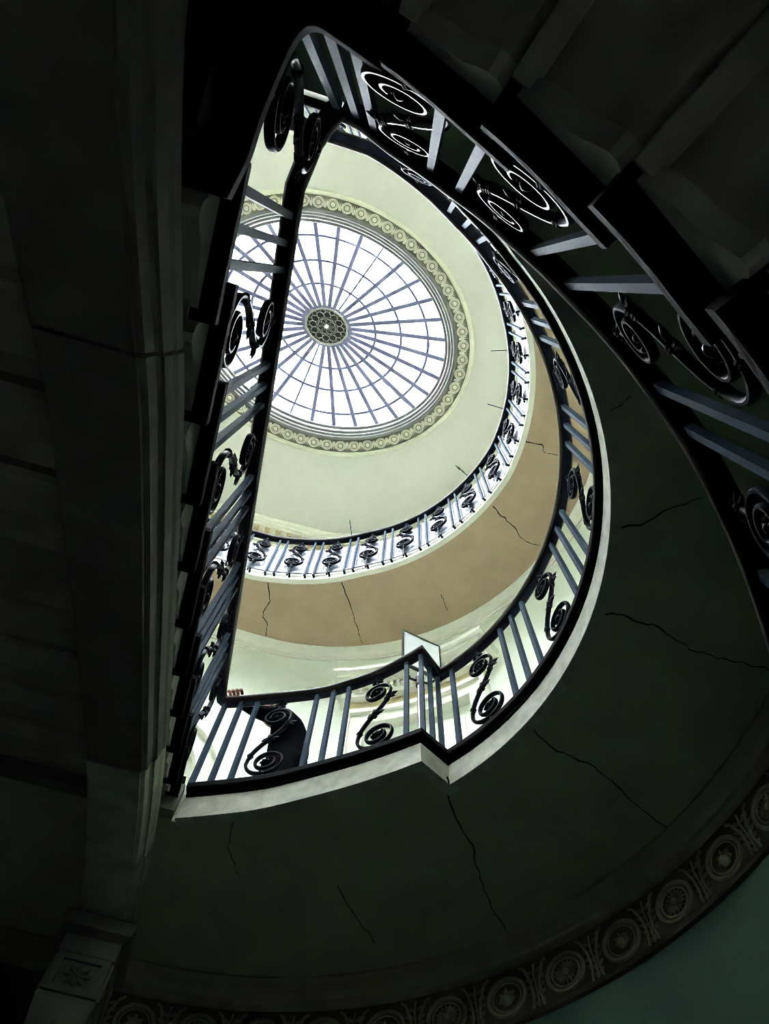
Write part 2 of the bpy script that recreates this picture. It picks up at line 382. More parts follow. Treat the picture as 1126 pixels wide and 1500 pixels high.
def petals(g, n, r0, r1, wd, h):
    for k in range(n):
        a = 2 * PI * k / n; m = Matrix.Rotation(a, 4, 'Z'); st = len(g.v)
        g.loft([[(r0, -wd * .4, 0), (r0, wd * .4, 0), (r0, 0, h * .6)], [((r0 + r1) / 2, -wd, 0), ((r0 + r1) / 2, wd, 0), ((r0 + r1) / 2, 0, h)], [(r1, -wd * .3, 0), (r1, wd * .3, 0), (r1, 0, h * .4)]]); g.xf(m, st)
    return g
g = G(); torus(g, .098, .013, 24, 6); torus(g, .074, .008, 20, 5); petals(g, 16, .022, .064, .010, .016); dome(g, .022, .02, 10); MED1 = g.mesh('medallion', FRIEZE, True)
g = G(); torus(g, .098, .013, 24, 6); torus(g, .076, .006, 20, 5)
def leaf(g, L, wd, h, curl=0, n=5, c=(0, 0), ang=0):
    st = len(g.v); rings = []
    for i in range(n + 1):
        t = i / n; ww = wd * math.sin(PI * min(1, .12 + t * .9)) * (1 + .22 * math.sin(t * 22)); x = curl * t * t
        rings.append([(x - ww, L * t, 0), (x - ww * .45, L * t, h * .8 * math.sin(PI * (.15 + .8 * t))), (x, L * t, h * .5 * math.sin(PI * (.15 + .8 * t)) + .002), (x + ww * .45, L * t, h * .8 * math.sin(PI * (.15 + .8 * t))), (x + ww, L * t, 0)])
    g.loft(rings); g.xf(Matrix.Translation((c[0], c[1], 0)) @ Matrix.Rotation(ang, 4, 'Z'), st); return g
for k, (a, L) in enumerate(((0, .06), (.9, .055), (-.9, .055), (1.8, .05), (-1.8, .05), (2.7, .045), (-2.7, .045))): leaf(g, L, .016, .022, ang=a, c=(0, -.008))
dome(g, .026, .034, 10, (0, -.022, 0)); MED2 = g.mesh('medallion', FRIEZE, True)
g = G()
for s in (-1, 1):
    for i in range(5): leaf(g, .055, .013, .018, curl=.012 * s, ang=-s * (.5 + .15 * i), c=(s * .006, -.11 + .045 * i))
g.tube([(0, -.12, .004), (.004, -.04, .012), (-.004, .05, .012), (0, .12, .004)], .006, 5)
LEAF = g.mesh('acanthus_spray', FRIEZE, True)
g = G()
for s in (-1, 1):
    g.tube([(s * .03, -.125, .008), (s * .018, -.05, .012), (s * .024, .02, .012), (s * .05, .10, .012), (s * .075, .125, .008)], .008, 5)
SCRL = g.mesh('scroll_stem', FRIEZE, True)
def onwall(a, z, off):      # local x tangent, y up, z towards the room
    h = wall_hit((0, 0), R(a)); nrm = Vector((-math.cos(R(a)), -math.sin(R(a)), 0)); tx = Vector((0, 0, 1)).cross(nrm)
    m = Matrix((tx, Vector((0, 0, 1)), nrm)).transposed().to_4x4(); m.translation = Vector((h[0], h[1], z)) + nrm * off; return m
for k in range(18):
    a = 18.3 + 7.0 * (k - 7)
    if -32 < a < 90:
        ob('medallion', MED1 if k % 2 == 0 else MED2, t1, mtx=onwall(a, S1 - .262, .017))
        ob('acanthus_spray', LEAF, t1, mtx=onwall(a + 3.5, S1 - .262, .017)); ob('scroll_stem', SCRL, t1, mtx=onwall(a + 3.5, S1 - .262, .017))
t2 = struct(ob('trim_3', None), 'plain cream cove cornice below the upper gallery soffit')
ob('cornice_moulding', sweep(G(), wallpath(S2), [(-.02, 0), (.10, 0), (.10, -.015), (.085, -.03), (.05, -.05), (.035, -.08), (.03, -.12), (.018, -.125), (.018, -.15), (-.02, -.15)]).mesh('cornice_moulding', WHITE, True), t2)
t3 = struct(ob('trim_4', None), 'ceiling cornice with projecting blocks')
ob('cornice_moulding', sweep(G(), wallpath(ZC), [(-.02, .0), (.34, 0), (.34, -.03), (.31, -.06), (.29, -.065), (.27, -.10), (.25, -.105), (.25, -.20), (.14, -.20), (.13, -.23), (.10, -.25), (.10, -.36), (.07, -.38), (.06, -.45), (.03, -.48), (-.02, -.48)]).mesh('cornice_moulding', CREAM, True), t3)
BLK = G().box(-.028, .028, -.11, .0, -.09, -.002).mesh('modillion', GOLD)
wp = wallpath(ZC); L = seglen(wp); s = .1
while s < L[-1] - .1:
    j = max(i for i in range(len(L)) if L[i] <= s); p = Vector(wp[j]).lerp(Vector(wp[j + 1]), (s - L[j]) / (L[j + 1] - L[j])); d = Vector(wp[j + 1]) - Vector(wp[j]); a = math.atan2(d.y, d.x)
    q = p + Vector((d.y, -d.x, 0)).normalized() * .215
    ob('modillion', BLK, t3, mtx=Matrix.Translation((q.x, q.y, ZC - .20)) @ Matrix.Rotation(a, 4, 'Z') @ Matrix.Translation((0, .08, 0))); s += .15

# cracks in the soffits -------------------------------------------------------
def crack(pts, z, parent, wd):
    P = spline([(x, y, 0) for x, y in pts], 5); g = G(); rings = []
    P = [p + Vector((random.uniform(-.008, .008), random.uniform(-.008, .008), 0)) for p in P]
    for i, p in enumerate(P):
        d = (P[min(i + 1, len(P) - 1)] - P[max(i - 1, 0)]).normalized(); w_ = wd * random.uniform(.5, 1.2) * (1 - .5 * i / len(P))
        nn = Vector((-d.y, d.x, 0)) * w_; rings.append([(p.x - nn.x, p.y - nn.y, z - .0015), (p.x + nn.x, p.y + nn.y, z - .0015), (p.x + nn.x, p.y + nn.y, z + .004), (p.x - nn.x, p.y - nn.y, z + .004)])
    ob('crack', g.loft(rings).mesh('crack', CRACK), parent)
K1 = [[(1.239, .966), (1.316, 1.126), (1.469, 1.311), (1.545, 1.438), (1.629, 1.566), (1.766, 1.727), (1.896, 1.81)],
      [(1.53, .58), (1.692, .669), (1.891, .696), (2.066, .794), (2.241, .884), (2.40, .94)],
      [(1.66, -.07), (1.772, -.075), (1.921, -.067), (2.091, -.011), (2.258, -.007), (2.473, -.017)],
      [(1.56, -.448), (1.671, -.506), (1.757, -.605), (1.877, -.694)], [(1.36, -.93), (1.391, -.961), (1.43, -1.016)],
      [(.30, 1.52), (.302, 1.671), (.388, 1.819)], [(.895, 1.751), (1.023, 1.891), (1.172, 2.03)]]
for k, c in enumerate(K1): crack(c, S1, g1, .0045 if k < 4 else .0025)
K2 = [[(-.147, 1.95), (-.083, 2.152), (-.116, 2.318), (-.043, 2.415), (-.03, 2.56)], [(.559, 1.75), (.705, 1.958), (.87, 2.224), (.94, 2.34)],
      [(1.77, .57), (1.916, .659), (2.061, .74), (2.185, .828), (2.341, .834)], [(1.86, -.12), (2.026, -.124), (2.066, -.067), (2.207, -.073)], [(1.56, 1.60), (1.60, 1.654), (1.672, 1.751)]]
for k, c in enumerate(K2): crack(c, S2, g2, .006 if k < 4 else .004)

# ------------------------------------------------------------------ stairs
RISE = .1526
UND = [(.90, -.098), (.73, -.098), (.71, -.124), (.66, -.142), (.60, -.140), (.54, -.118), (.47, -.082), (.40, -.064), (.31, -.060), (.22, -.044), (.14, -.014), (.0, -.012)]
# straight flight: runs up along +y, open ends on the +x side
fb = tag(empty('straight_stair_flight', (-.9, -1.36, 3.05)), 'straight flight of dark stone steps climbing to the gallery landing', 'stairs')
GO = .29; BX = -.02
def stepB():
    # local: origin at the slab's front bottom corner on the open side, y up the flight
    g = G(); LN = GO + .10
    sec = [(.006, .05), (0, .042), (0, .012), (.008, 0), (LN, 0), (LN, .05)]
    rings = []
    for x in (0.0, -1.725): rings.append([(x, y, z) for y, z in sec])
    g.loft(rings); return g.mesh('tread', TREAD)
def bodyB():
    g = G(); LN = GO + .10
    sec = [(LN * (1 - t), z) for t, z in UND] + [(LN, .03), (LN * .1, .03)]
    g.loft([[(-.065, y, z) for y, z in sec], [(-1.725, y, z) for y, z in sec]]); return g.mesh('step', STEP, True)
TB, BB = stepB(), bodyB()
g = G()   # moulded bracket under the open end of a step
prof = [(.39 * (1 - t), z - .008) for t, z in UND if t > .05] + [(.36, .0), (.04, .0)]
g.loft([[(-.045, y, z) for y, z in prof], [(-.09, y, z) for y, z in prof]]); BRK = g.mesh('end_bracket', BRKM, True)
for k in range(0, 10):
    p = Vector((BX, -1.36 + GO * k, 3.05 + RISE * k)) - fb.location
    b = ob('step', BB, fb, p, 0, (1, .74 if k == 9 else 1, 1)); ob('tread', TB, b); ob('end_bracket', BRK, b)
g = G(); g.box(-.84, .893, 0, .056, .0, .21); o = ob('step', g.mesh('step', STONE), fb, Vector((-.9, 1.542, S1)) - fb.location)
g = G(); g.box(-.84, .88, -.004, .056, .211, .265); ob('tread', g.mesh('tread', TREAD), o)
g = G(); g.tube([(.0015, .004, .002), (.0015, GO + .10, .002)], .0025, 5); WEB = g.mesh('edge_glint', GLINT)  # thin pale tube paints a bright line on the lower arris
for o in [c for c in fb.children][:10]: ob('edge_glint', WEB, o)
# curved flight
fa = tag(empty('curved_stair_flight', (1.6, 0, 0)), 'curved flight of dark stone steps winding up against the apse wall', 'stairs')
def edgeA(a): return interp(a, [(-92, 1.645), (-86, 1.63), (-82, 1.60), (-73, 1.565), (-64, 1.55), (-56, 1.55), (-44, 1.575), (-39, 1.59), (-26, 1.62), (-10, 1.66), (20, 1.72), (90, 1.75)])
DA = 8.3
def stepA(k):
    """k = 0 is the highest step; returns meshes in world space"""
    back = -80.9 + DA * k; z = 2.75 - RISE * k; span = DA + 3.3
    def sec(pts, radf, nr=3):
        rings = []
        for i in range(nr):
            ring = []
            for t, zz in pts:
                a = back + span * t; r0, r1 = radf(a); r = r0 + (r1 - r0) * i / (nr - 1)
                ring.append((r * math.cos(R(a)), r * math.sin(R(a)), z + zz))
            rings.append(ring)
        return rings
    top = [(t, .05) for t in (0, .25, .5, .75, .985)] + [(1, .042), (1, .012), (.985, 0)] + [(t, 0) for t in (.75, .5, .25, 0)]
    und = UND + [(0, .03), (.3, .03), (.6, .03), (.9, .03)]
    off = Vector(fa.location)
    def mk(name, rings, sm=False, m=STEP):
        g = G(); g.loft([[tuple(Vector(p) - off) for p in r] for r in rings]); return g.mesh(name, m, sm)
    W_ = lambda a: wall_r(R(a)) - .001
    bo = mk('step', sec(und, lambda a: (edgeA(a) + .085, W_(a))), True)
    tr_ = mk('tread', sec(top, lambda a: (edgeA(a), W_(a))), False, TREAD)
    bk = [(1 - y / .39, zz) for y, zz in prof]
    br = mk('end_bracket', sec(bk, lambda a: (edgeA(a) + .068, edgeA(a) + .11), 2), True, BRKM)
    we = G(); we.tube([tuple(Vector(((edgeA(a) - .0015) * math.cos(R(a)), (edgeA(a) - .0015) * math.sin(R(a)), z + .002)) - off) for a in [back + span * i / 8 for i in range(9)]], .0022, 5)  # painted highlight following the curved tread edge
    return bo, tr_, br, we.mesh('edge_glint', GLINT)
NSTEP = 18
for k in range(NSTEP):
    bo, tr_, br, we = stepA(k); b = ob('step', bo, fa); ob('tread', tr_, b); ob('end_bracket', br, b); ob('edge_glint', we, b)

# raking beam under the straight flight, with its pier
bm_ = struct(ob('trim_5', None), 'raking stone beam of four blocks carrying the straight flight')
BZ = [(-3.2, 2.30), (-1.75, 2.32), (-1.39, 2.41), (-.84, 2.80), (-.64, 2.93), (-.12, 3.23), (.57, 3.60), (1.0, 3.83), (1.35, 3.98), (1.65, 4.07), (2.0, 4.12), (2.65, 4.13)]
BP = spline([(0, y, z) for y, z in BZ], 6)
def bz_at(y):
    for a, b in zip(BP, BP[1:]):
        if a.y <= y <= b.y: return a.z + (b.z - a.z) * (y - a.y) / (b.y - a.y)
    return BP[-1].z
bprof = [(-.335, .012), (-.325, 0), (-.105, 0), (-.105, .018), (-.088, .022), (-.088, .085), (-.080, .10), (-.072, .10), (-.072, .17), (-.066, .19), (-.066, .24), (-.335, .24)]
for (y0, y1, dx, dzz) in ((-3.2, -.9, 0, 0), (-.9, .95, .003, -.004), (.95, 1.72, -.003, -.012), (1.72, 2.65, .002, .004)):
    n_ = max(6, int((y1 - y0) / .08)); rings = []
    for i in range(n_ + 1):
        y = y0 + .004 + (y1 - y0 - .008) * i / n_; z = bz_at(y) + dzz
        zt = min(z + .24, S1 + .01)
        rings.append([(x + dx, y, min(z + zz, S1 + .01)) for x, zz in bprof])
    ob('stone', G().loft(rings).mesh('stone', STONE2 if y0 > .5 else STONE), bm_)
pier = tag(empty('stone_pier', (-.19, 2.22, 0)), 'stone pier with carved leaf capital standing under the raking beam', 'pier')
def pbox(name, hx, y0, y1, z0, z1, m, parent=pier, bev=0):
    return ob(name, G().box(-hx, hx, y0 - 2.22, y1 - 2.22, z0, z1).mesh(name, m), parent)
g = G(); sq = lambda h, z: [(-h, -h, z), (h, -h, z), (h, h, z), (-h, h, z)]
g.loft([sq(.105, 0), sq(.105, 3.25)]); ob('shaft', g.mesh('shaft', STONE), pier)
g = G(); g.loft([sq(.145, 0), sq(.145, .12), sq(.13, .15), sq(.11, .2)]); ob('base', g.mesh('base', STONE), pier)
g = G(); g.loft([sq(.11, 3.25), sq(.118, 3.26), sq(.118, 3.29), sq(.105, 3.30), sq(.112, 3.5), sq(.135, 3.68), sq(.13, 3.70)]); cap = ob('capital', g.mesh('capital', STONE), pier)
g = G(); g.loft([sq(.125, 3.70), sq(.125, 3.90)]); ob('capital_block', g.mesh('capital_block', STONE), pier)
g = G(); g.loft([sq(.13, 3.90), sq(.135, 3.91), sq(.135, 4.00), sq(.165, 4.03), sq(.17, 4.05), sq(.17, 4.10), sq(.16, 4.115)]); ob('abacus', g.mesh('abacus', STONE), pier)
for s in range(4):
    m = Matrix.Rotation(s * PI / 2, 4, 'Z') @ Matrix.Translation((0, -.126, 3.80)) @ Matrix.Rotation(PI / 2, 4, 'X')
    g = G()
    for x0, x1, y0, y1 in ((-.125, .125, .068, .098), (-.125, .125, -.098, -.068), (-.125, -.088, -.068, .068), (.088, .125, -.068, .068)): g.box(x0, x1, y0, y1, 0, .014)
    ob('panel_frame', g.mesh('panel_frame', STONE), pier, mtx=m)
    g = G()
    for k in range(8): leaf(g, .066, .016, .016, ang=k * PI / 4)
    dome(g, .016, .018, 8); ob('carved_flower', g.mesh('carved_flower', STONE, True), pier, mtx=m)
    g = G()
    for k, (x, L) in enumerate(((-.075, .2), (0, .25), (.075, .2), (-.04, .12), (.04, .12))):
        st = len(g.v); leaf(g, L, .036, .03, n=8, c=(x, -.17)); g.v[st:] = [(a, b, c + .018 + max(0, (b + .02)) * .35) for a, b, c in g.v[st:]]
    ob('acanthus_leaf', g.mesh('acanthus_leaf', STONE, True), pier, mtx=Matrix.Rotation(s * PI / 2, 4, 'Z') @ Matrix.Translation((0, -.105, 3.49)) @ Matrix.Rotation(PI / 2, 4, 'X'))

# ------------------------------------------------------------------ ironwork
def strip(g, pts, hw, hd):
    """flat bar swept along pts (s, t) in the local x-z plane; hw in-plane half thickness, hd half depth in y"""
    rings = []
    for i, (s, t) in enumerate(pts):
        a = pts[max(i - 1, 0)]; b = pts[min(i + 1, len(pts) - 1)]; d = Vector((b[0] - a[0], b[1] - a[1])).normalized(); nx, nz_ = -d.y * hw, d.x * hw
        rings.append([(s + nx * math.cos(q), hd * math.sin(q), t + nz_ * math.cos(q)) for q in [PI / 8 + k * PI / 4 for k in range(8)]])
    return g.loft(rings)
def spiral(c, r0, r1, a0, turns, n):
    return [(c[0] + (r0 + (r1 - r0) * (i / n) ** .8) * math.cos(a0 + 2 * PI * turns * i / n), c[1] + (r0 + (r1 - r0) * (i / n) ** .8) * math.sin(a0 + 2 * PI * turns * i / n)) for i in range(n + 1)]
HS = .86
def scroll_meshes(lo_c=(.015, .205), lo_r=.122, up_c=(-.005, .665), up_r=.092, base=0.0):
    lo = spiral(lo_c, lo_r, .042, PI, 1.62, 44); up = spiral(up_c, up_r, .036, 0, 1.55, 36)
    p0, p3 = Vector(up[0]), Vector(lo[0]); stem = []
    for i in range(1, 14):
        t = i / 14; a = p0; b = p0 + Vector((0, -.20)); c = p3 + Vector((0, .20)); d = p3
        stem.append(tuple(a * (1 - t) ** 3 + b * 3 * t * (1 - t) ** 2 + c * 3 * t * t * (1 - t) + d * t ** 3))
    g = G(); strip(g, list(reversed(up)) + stem + lo, .0095, .014); S = g
    # feet: stem to the floor, stem to the rail
    strip(S, [(lo_c[0], base), (lo_c[0], lo_c[1] - lo_r + .004)], .010, .010)
    strip(S, [(up_c[0], up_c[1] + up_r - .004), (up_c[0], HS)], .010, .010)
    mS = S.mesh('scroll', IRON, True)
    # collars and leaf sprays
    mid = stem[6]; dd = Vector((stem[7][0] - stem[5][0], stem[7][1] - stem[5][1])).normalized(); ang = math.atan2(dd.y, dd.x)
    parts = []
    def sprig(g, p, a, L):
        s0 = len(g.v); leaf(g, L, L * .30, .016, n=6); g.v[s0:] = [(x, y, z - .004) for x, y, z in g.v[s0:]]
        g.xf(Matrix.Translation((p[0], 0, p[1])) @ Matrix.Rotation(-(a - PI / 2), 4, 'Y') @ Matrix.Rotation(PI / 2, 4, 'X'), s0)
    def collar(g, p):
        s0 = len(g.v); g.lathe([(.011, -.012), (.017, -.009), (.017, -.003), (.012, 0), (.017, .003), (.017, .009), (.011, .012)], 8)
        g.xf(Matrix.Translation((p[0], 0, p[1])) @ Matrix.Rotation(-(ang - PI / 2), 4, 'Y'), s0)
    for p in (stem[2], stem[11], lo[6]):
        g = G(); collar(g, p); parts.append(('collar', g.mesh('collar', IRON, True)))
    def spray(p, lst, col=True):
        g = G()
        if col: collar(g, p)
        for a, L in lst: sprig(g, p, a, L)
        parts.append(('leaf_spray', g.mesh('leaf_spray', IRON, True)))
    spray(mid, ((ang + 2.45, .062), (ang - 2.45, .062), (ang + .75, .05), (ang - .75, .05)))
    spray(stem[1], ((.25, .06), (-.55, .05)))
    spray((lo_c[0], lo_c[1] - lo_r - .048), [(a, .045) for a in (.5, PI - .5, 1.1, PI - 1.1)])
    spray((up_c[0], up_c[1] + up_r + .05), [(a, .045) for a in (-.5, PI + .5, .35, PI - .35)])
    g = G()
    for sg in (-1, 1):
        s0 = len(g.v); petals(g, 8, .012, .040, .012, .012); dome(g, .018, .020, 8); torus(g, .030, .006, 12, 5)
        g.xf(Matrix.Rotation(sg * PI / 2, 4, 'X'), s0)
    mR = g.mesh('rosette', IRON, True)
    return mS, parts, mR, lo_c, up_c
SCR = scroll_meshes()
SCU = scroll_meshes((.02, .27), .105, (-.01, .66), .078, -.10)
g = G(); g.loft([[(-.013, -.013, 0), (.013, -.013, 0), (.013, .013, 0), (-.013, .013, 0)], [(-.0125, -.0125, 1), (.0125, -.0125, 1), (.0125, .0125, 1), (-.0125, .0125, 1)]]); BARM = g.mesh('baluster', BAR)
def bar(root, x, y, z0, z1, a):
    return ob('baluster', BARM, root, Vector((x, y, z0)) - root.location, a, (1, 1, z1 - z0))
def scroll(root, x, y, z0, z1, a, S=None, mirror=1):
    mS, mL, mR, lc, uc = S or SCR; sz = (z1 - z0) / HS
    s = ob('scroll_panel', mS, root, Vector((x, y, z0)) - root.location, a, (mirror, 1, sz))
    [ob(q, me_, s) for q, me_ in mL]; ob('rosette', mR, s, (lc[0], 0, lc[1])); ob('rosette', mR, s, (uc[0], 0, uc[1]), 0, (.72, .72, .72))
    return s
RAILP = [(.026, -.028), (.034, -.018), (.038, -.004), (.036, .010), (.026, .022), (.010, .027), (-.010, .027), (-.026, .022), (-.036, .010), (-.038, -.004), (-.034, -.018), (-.026, -.028)]
COREP = [(.016, -.036), (.016, -.027), (-.016, -.027), (-.016, -.036)]
def rail(root, path, name='handrail'):
    off = root.location
    P = [Vector(p) - off for p in path]
    h = ob(name, sweep(G(), P, RAILP).mesh(name, WOOD, True), root)
    ob('core_rail', sweep(G(), P, COREP).mesh('core_rail', IRON), h)
    return h

# straight flight balustrade
bb = tag(empty('stair_balustrade', (-.06, -1.36, 3.1)), 'iron balustrade with dark handrail along the straight stair flight', 'balustrade', 'iron balustrades')
XB = -.06
def railB(y): return 3.05 + RISE / GO * (y + 1.36) + 1.0
pathB = [(XB, y, railB(y)) for y in [-1.40 + 2.88 * i / 30 for i in range(31)]]
pathB = [(.055, -1.665, 3.885), (.030, -1.645, 3.895), (.005, -1.60, 3.915), (-.020, -1.55, 3.945)] + pathB + [(-.058, 1.53, railB(1.50) + .005), (-.05, 1.575, railB(1.5) - .01), (-.03, 1.61, 5.515), (-.005, 1.62, 5.505)]
rail(bb, pathB)
for k in range(-1, 10):
    y0 = -1.36 + GO * k; zt = 3.10 + RISE * k
    if k % 2 == 0:
        for d in (.055, .15, .245): bar(bb, XB, y0 + d, zt, railB(y0 + d) - .03, PI / 2)
    else: scroll(bb, .004 if k < 0 else XB, y0 + (.13 if k < 0 else .15), zt, railB(y0 + .15) - .035, PI / 2)
# curved flight balustrade
ba = tag(empty('stair_balustrade', (1.6, 0, 1.0)), 'iron balustrade with dark handrail curving down the lower stair flight', 'balustrade', 'iron balustrades')
def zA(a): return 2.30 - RISE / DA * (a + 56)
def railA(a): return zA(a) + 1.16 + interp(a, [(-90, -.17), (-86, -.12), (-83, -.085), (-80.5, -.01), (-79, .0), (60, 0)])
def rA(a): return edgeA(a) + .03
angs = [62 - 150 * i / 110 for i in range(111)]
rail(ba, [(rA(a) * math.cos(R(a)), rA(a) * math.sin(R(a)), railA(a)) for a in angs])
def treadA(a):   # top of the tread under angle a
    k = math.floor((a + 80.9) / DA); return 2.80 - RISE * max(k, -1)
for a in (-88.6, -86.2, -83.8, -76, -72, -61.5, -56.8, -44.5, -40.2, -28, -23.6, -11.4, -7, 5.2, 9.6, 21.8, 26.2, 38.4, 42.8, 54):
    bar(ba, rA(a) * math.cos(R(a)), rA(a) * math.sin(R(a)), treadA(a), railA(a) - .03, R(a) - PI / 2)
for a in (-79.3, -67, -50.8, -34, -17.5, -.9, 15.7, 32.3, 48.6):
    scroll(ba, rA(a) * math.cos(R(a)), rA(a) * math.sin(R(a)), treadA(a), railA(a) - .035, R(a) - PI / 2)
# gallery balustrade
bg_ = tag(empty('gallery_balustrade', (1.2, .95, Z1)), 'iron balustrade with dark handrail around the first gallery edge and its corner', 'balustrade', 'iron balustrades')
ZR1 = 5.50
LR = [tuple(p)[:2] for p in spline([(-.005, 1.622, 0), (.104, 1.582, 0), (.204, 1.540, 0), (.56, 1.385, 0), (.74, 1.27, 0), (.90, 1.145, 0), (1.04, 1.00, 0), (1.107, .921, 0)], 5)]
def rG(a): return edge1_r(a) + .045
GA = [(rG(a) * math.cos(R(a)), rG(a) * math.sin(R(a))) for a in [39.6 - 128.6 * i / 60 for i in range(61)]]
rail(bg_, [(*p, ZR1) for p in LR + GA + [(-.35, -1.80), (-.8, -1.80), (-1.3, -1.80), (-1.7, -1.80)]])
for x, y in ((.006, 1.618), (.104, 1.578), (.204, 1.543), (.559, 1.385), (.652, 1.327), (.74, 1.27), (1.04, 1.0), (1.109, .925), (1.184, .992), (1.253, 1.045)):
    bar(bg_, x, y, Z1, ZR1 - .03, -.6)
for x, y, a in ((.354, 1.485, -.45), (.9, 1.145, -.72)): scroll(bg_, x, y, Z1, ZR1 - .035, a)
for a in [36.2, 22, 18.2, 14.4] + [14.4 - 21.6 * j - d for j in range(1, 5) for d in (-7.4, -3.7, 0)]:
    if a > -88: bar(bg_, rG(a) * math.cos(R(a)), rG(a) * math.sin(R(a)), Z1, ZR1 - .03, R(a) - PI / 2)
for a in (29, 7.3, -14.6, -36.2, -57.8, -79.4):
    scroll(bg_, rG(a) * math.cos(R(a)), rG(a) * math.sin(R(a)), Z1, ZR1 - .035, R(a) - PI / 2)
# upper gallery balustrade
bu = tag(empty('gallery_balustrade', (1.8, 0, Z2)), 'upper gallery iron balustrade backed by white panels under the ceiling', 'balustrade', 'iron balustrades')
ZR2 = 9.36
PU = shrink(UP, -.045)
rail(bu, [(*p, ZR2) for p in PU])
PB = [(*p, 0) for p in PU]; L = seglen(PB)
def at_s(s):
    j = max(i for i in range(len(L) - 1) if L[i] <= s); t = (s - L[j]) / (L[j + 1] - L[j]); a, b = Vector(PB[j]), Vector(PB[j + 1]); d = b - a
    return a.lerp(b, t), math.atan2(d.y, d.x)
s = .55; U = .40
g = G(); g.box(-.009, .009, -.05, .012, -.012, .012); BKT = g.mesh('bracket', IRON)
while s < L[-1] - .5:
    p, a = at_s(s); scroll(bu, p.x, p.y, Z2 - .02, ZR2 - .035, a, SCU, -1)
    ob('bracket', BKT, bu, Vector((p.x, p.y, Z2 - .09)) - bu.location, a + PI)
    for d in (.155, .245):
        p, a = at_s(s + d); b = bar(bu, p.x, p.y, Z2 - .12, ZR2 - .03, a); b.scale.x = b.scale.y = .8
        ob('bracket', BKT, bu, Vector((p.x, p.y, Z2 - .09)) - bu.location, a + PI)
    s += U
# white panels behind the bars
k0 = 0
PI2 = shrink(UP, -.002)
for j in range(2, len(UP) - 10, 8):
    seg = PI2[j:j + 9]
    if len(seg) < 3: continue
    hgt = .70 + .05 * ((j // 8) % 2)
    g = sweep(G(), [(*p, Z2) for p in seg], [(.004, .04), (.004, hgt), (-.008, hgt), (-.008, .04)])
    pn = ob('infill_panel', md('infill_panel', [Vector(v) - bu.location for v in g.v], g.f, PANEL), bu)
for a in (66, 22, -2, -20):
    r = interp(a, T2) - .05; p = Vector((C2[0] + r * math.cos(R(a)), C2[1] + r * math.sin(R(a)), ZR2)) - bu.location
    g = G(); d = Vector((-math.cos(R(a)), -math.sin(R(a)), .35)); g.tube([p - d * .02, p + d * .2], .004, 5); ob('rail_pin', g.mesh('rail_pin', IRON), bu)

# ------------------------------------------------------------------ first gallery wall: door case and arch
dr = struct(ob('door_1', None), 'white door case with dentilled cornice in the curved gallery wall')
def curved_box(a0, a1, d0, d1, z0, z1, m, name, parent, n=10, base=2.65):
    rings = []
    for i in range(n + 1):
        a = R(a0 + (a1 - a0) * i / n); rr = [base - d0, base - d1]
        rings.append([(rr[0] * math.cos(a), rr[0] * math.sin(a), z0), (rr[1] * math.cos(a), rr[1] * math.sin(a), z0), (rr[1] * math.cos(a), rr[1] * math.sin(a), z1), (rr[0] * math.cos(a), rr[0] * math.sin(a), z1)])
    return ob(name, G().loft(rings).mesh(name, m), parent)
DA0, DA1 = 45.0, 66.0
for (a0, a1, nm) in ((DA0 - 3.6, DA0, 'jamb'), (DA1, DA1 + 3.6, 'jamb')):
    jb = curved_box(a0, a1, -.01, .10, Z1, 6.95, WHITE, nm, dr, 4)
    curved_box(a0 if a0 < DA0 else a1 - .9, a0 + .9 if a0 < DA0 else a1, .10, .13, Z1, 7.02, WHITE, 'outer_bead', jb, 3)
hd = curved_box(DA0 - 3.6, DA1 + 3.6, -.01, .10, 6.83, 7.0, WHITE, 'lintel', dr)
curved_box(DA0 - 3.6, DA1 + 3.6, .10, .13, 6.96, 7.02, WHITE, 'outer_bead', hd)
curved_box(DA0 - 3.2, DA1 + 3.2, -.01, .07, 7.02, 7.22, GOLD, 'frieze', dr)  # ochre stands in for the shading below the cornice
cn = curved_box(DA0 - 5, DA1 + 5, -.01, .13, 7.22, 7.28, WHITE, 'cornice', dr)
curved_box(DA0 - 6, DA1 + 6, -.01, .26, 7.36, 7.41, WHITE, 'corona', cn); curved_box(DA0 - 6.6, DA1 + 6.6, -.01, .30, 7.41, 7.46, WHITE, 'cyma', cn); curved_box(DA0 - 5, DA1 + 5, -.01, .14, 7.28, 7.36, WHITE, 'dentil_band', cn)
a = DA0 - 4.9; 
g = G().box(-.014, .014, -.03, .03, 0, .035); DEN = g.mesh('dentil', WHITE)
while a < DA1 + 5:
    ob('dentil', DEN, cn, mtx=onwall(a, 7.315, .14)); a += 1.35
lf = curved_box(DA0, DA1, -.01, .008, Z1, 6.83, GREEN, 'door_leaf', dr)
for z0, z1 in ((4.8, 5.5), (5.6, 6.7)):
    for a0, a1 in ((47, 54.7), (56.3, 64)):
        pnl = curved_box(a0, a1, .006, .016, z0, z1, GREEN, 'door_panel', lf, 4)
ar = struct(ob('trim_6', None), 'white moulded arch around a niche in the gallery end wall')
def archmould(r0, r1, d, nm, m=WHITE, z0=Z1):
    rings = []; cx, cz = -.75, 5.95
    for i in range(33):
        t = PI * i / 32
        rings.append([(cx + r * math.cos(t), 2.65 - dd, cz + r * math.sin(t)) for r, dd in ((r0, -.01), (r1, -.01), (r1, d), (r0, d))])
    rings = [[(p[0], p[1], z0 + .001) for p in rings[0]]] + rings + [[(p[0], p[1], z0 + .001) for p in rings[-1]]]
    return ob(nm, G().loft(rings).mesh(nm, m, True), ar)
archmould(.76, .82, .09, 'outer_moulding'); archmould(.68, .76, .045, 'middle_moulding'); archmould(.60, .68, .075, 'inner_moulding')
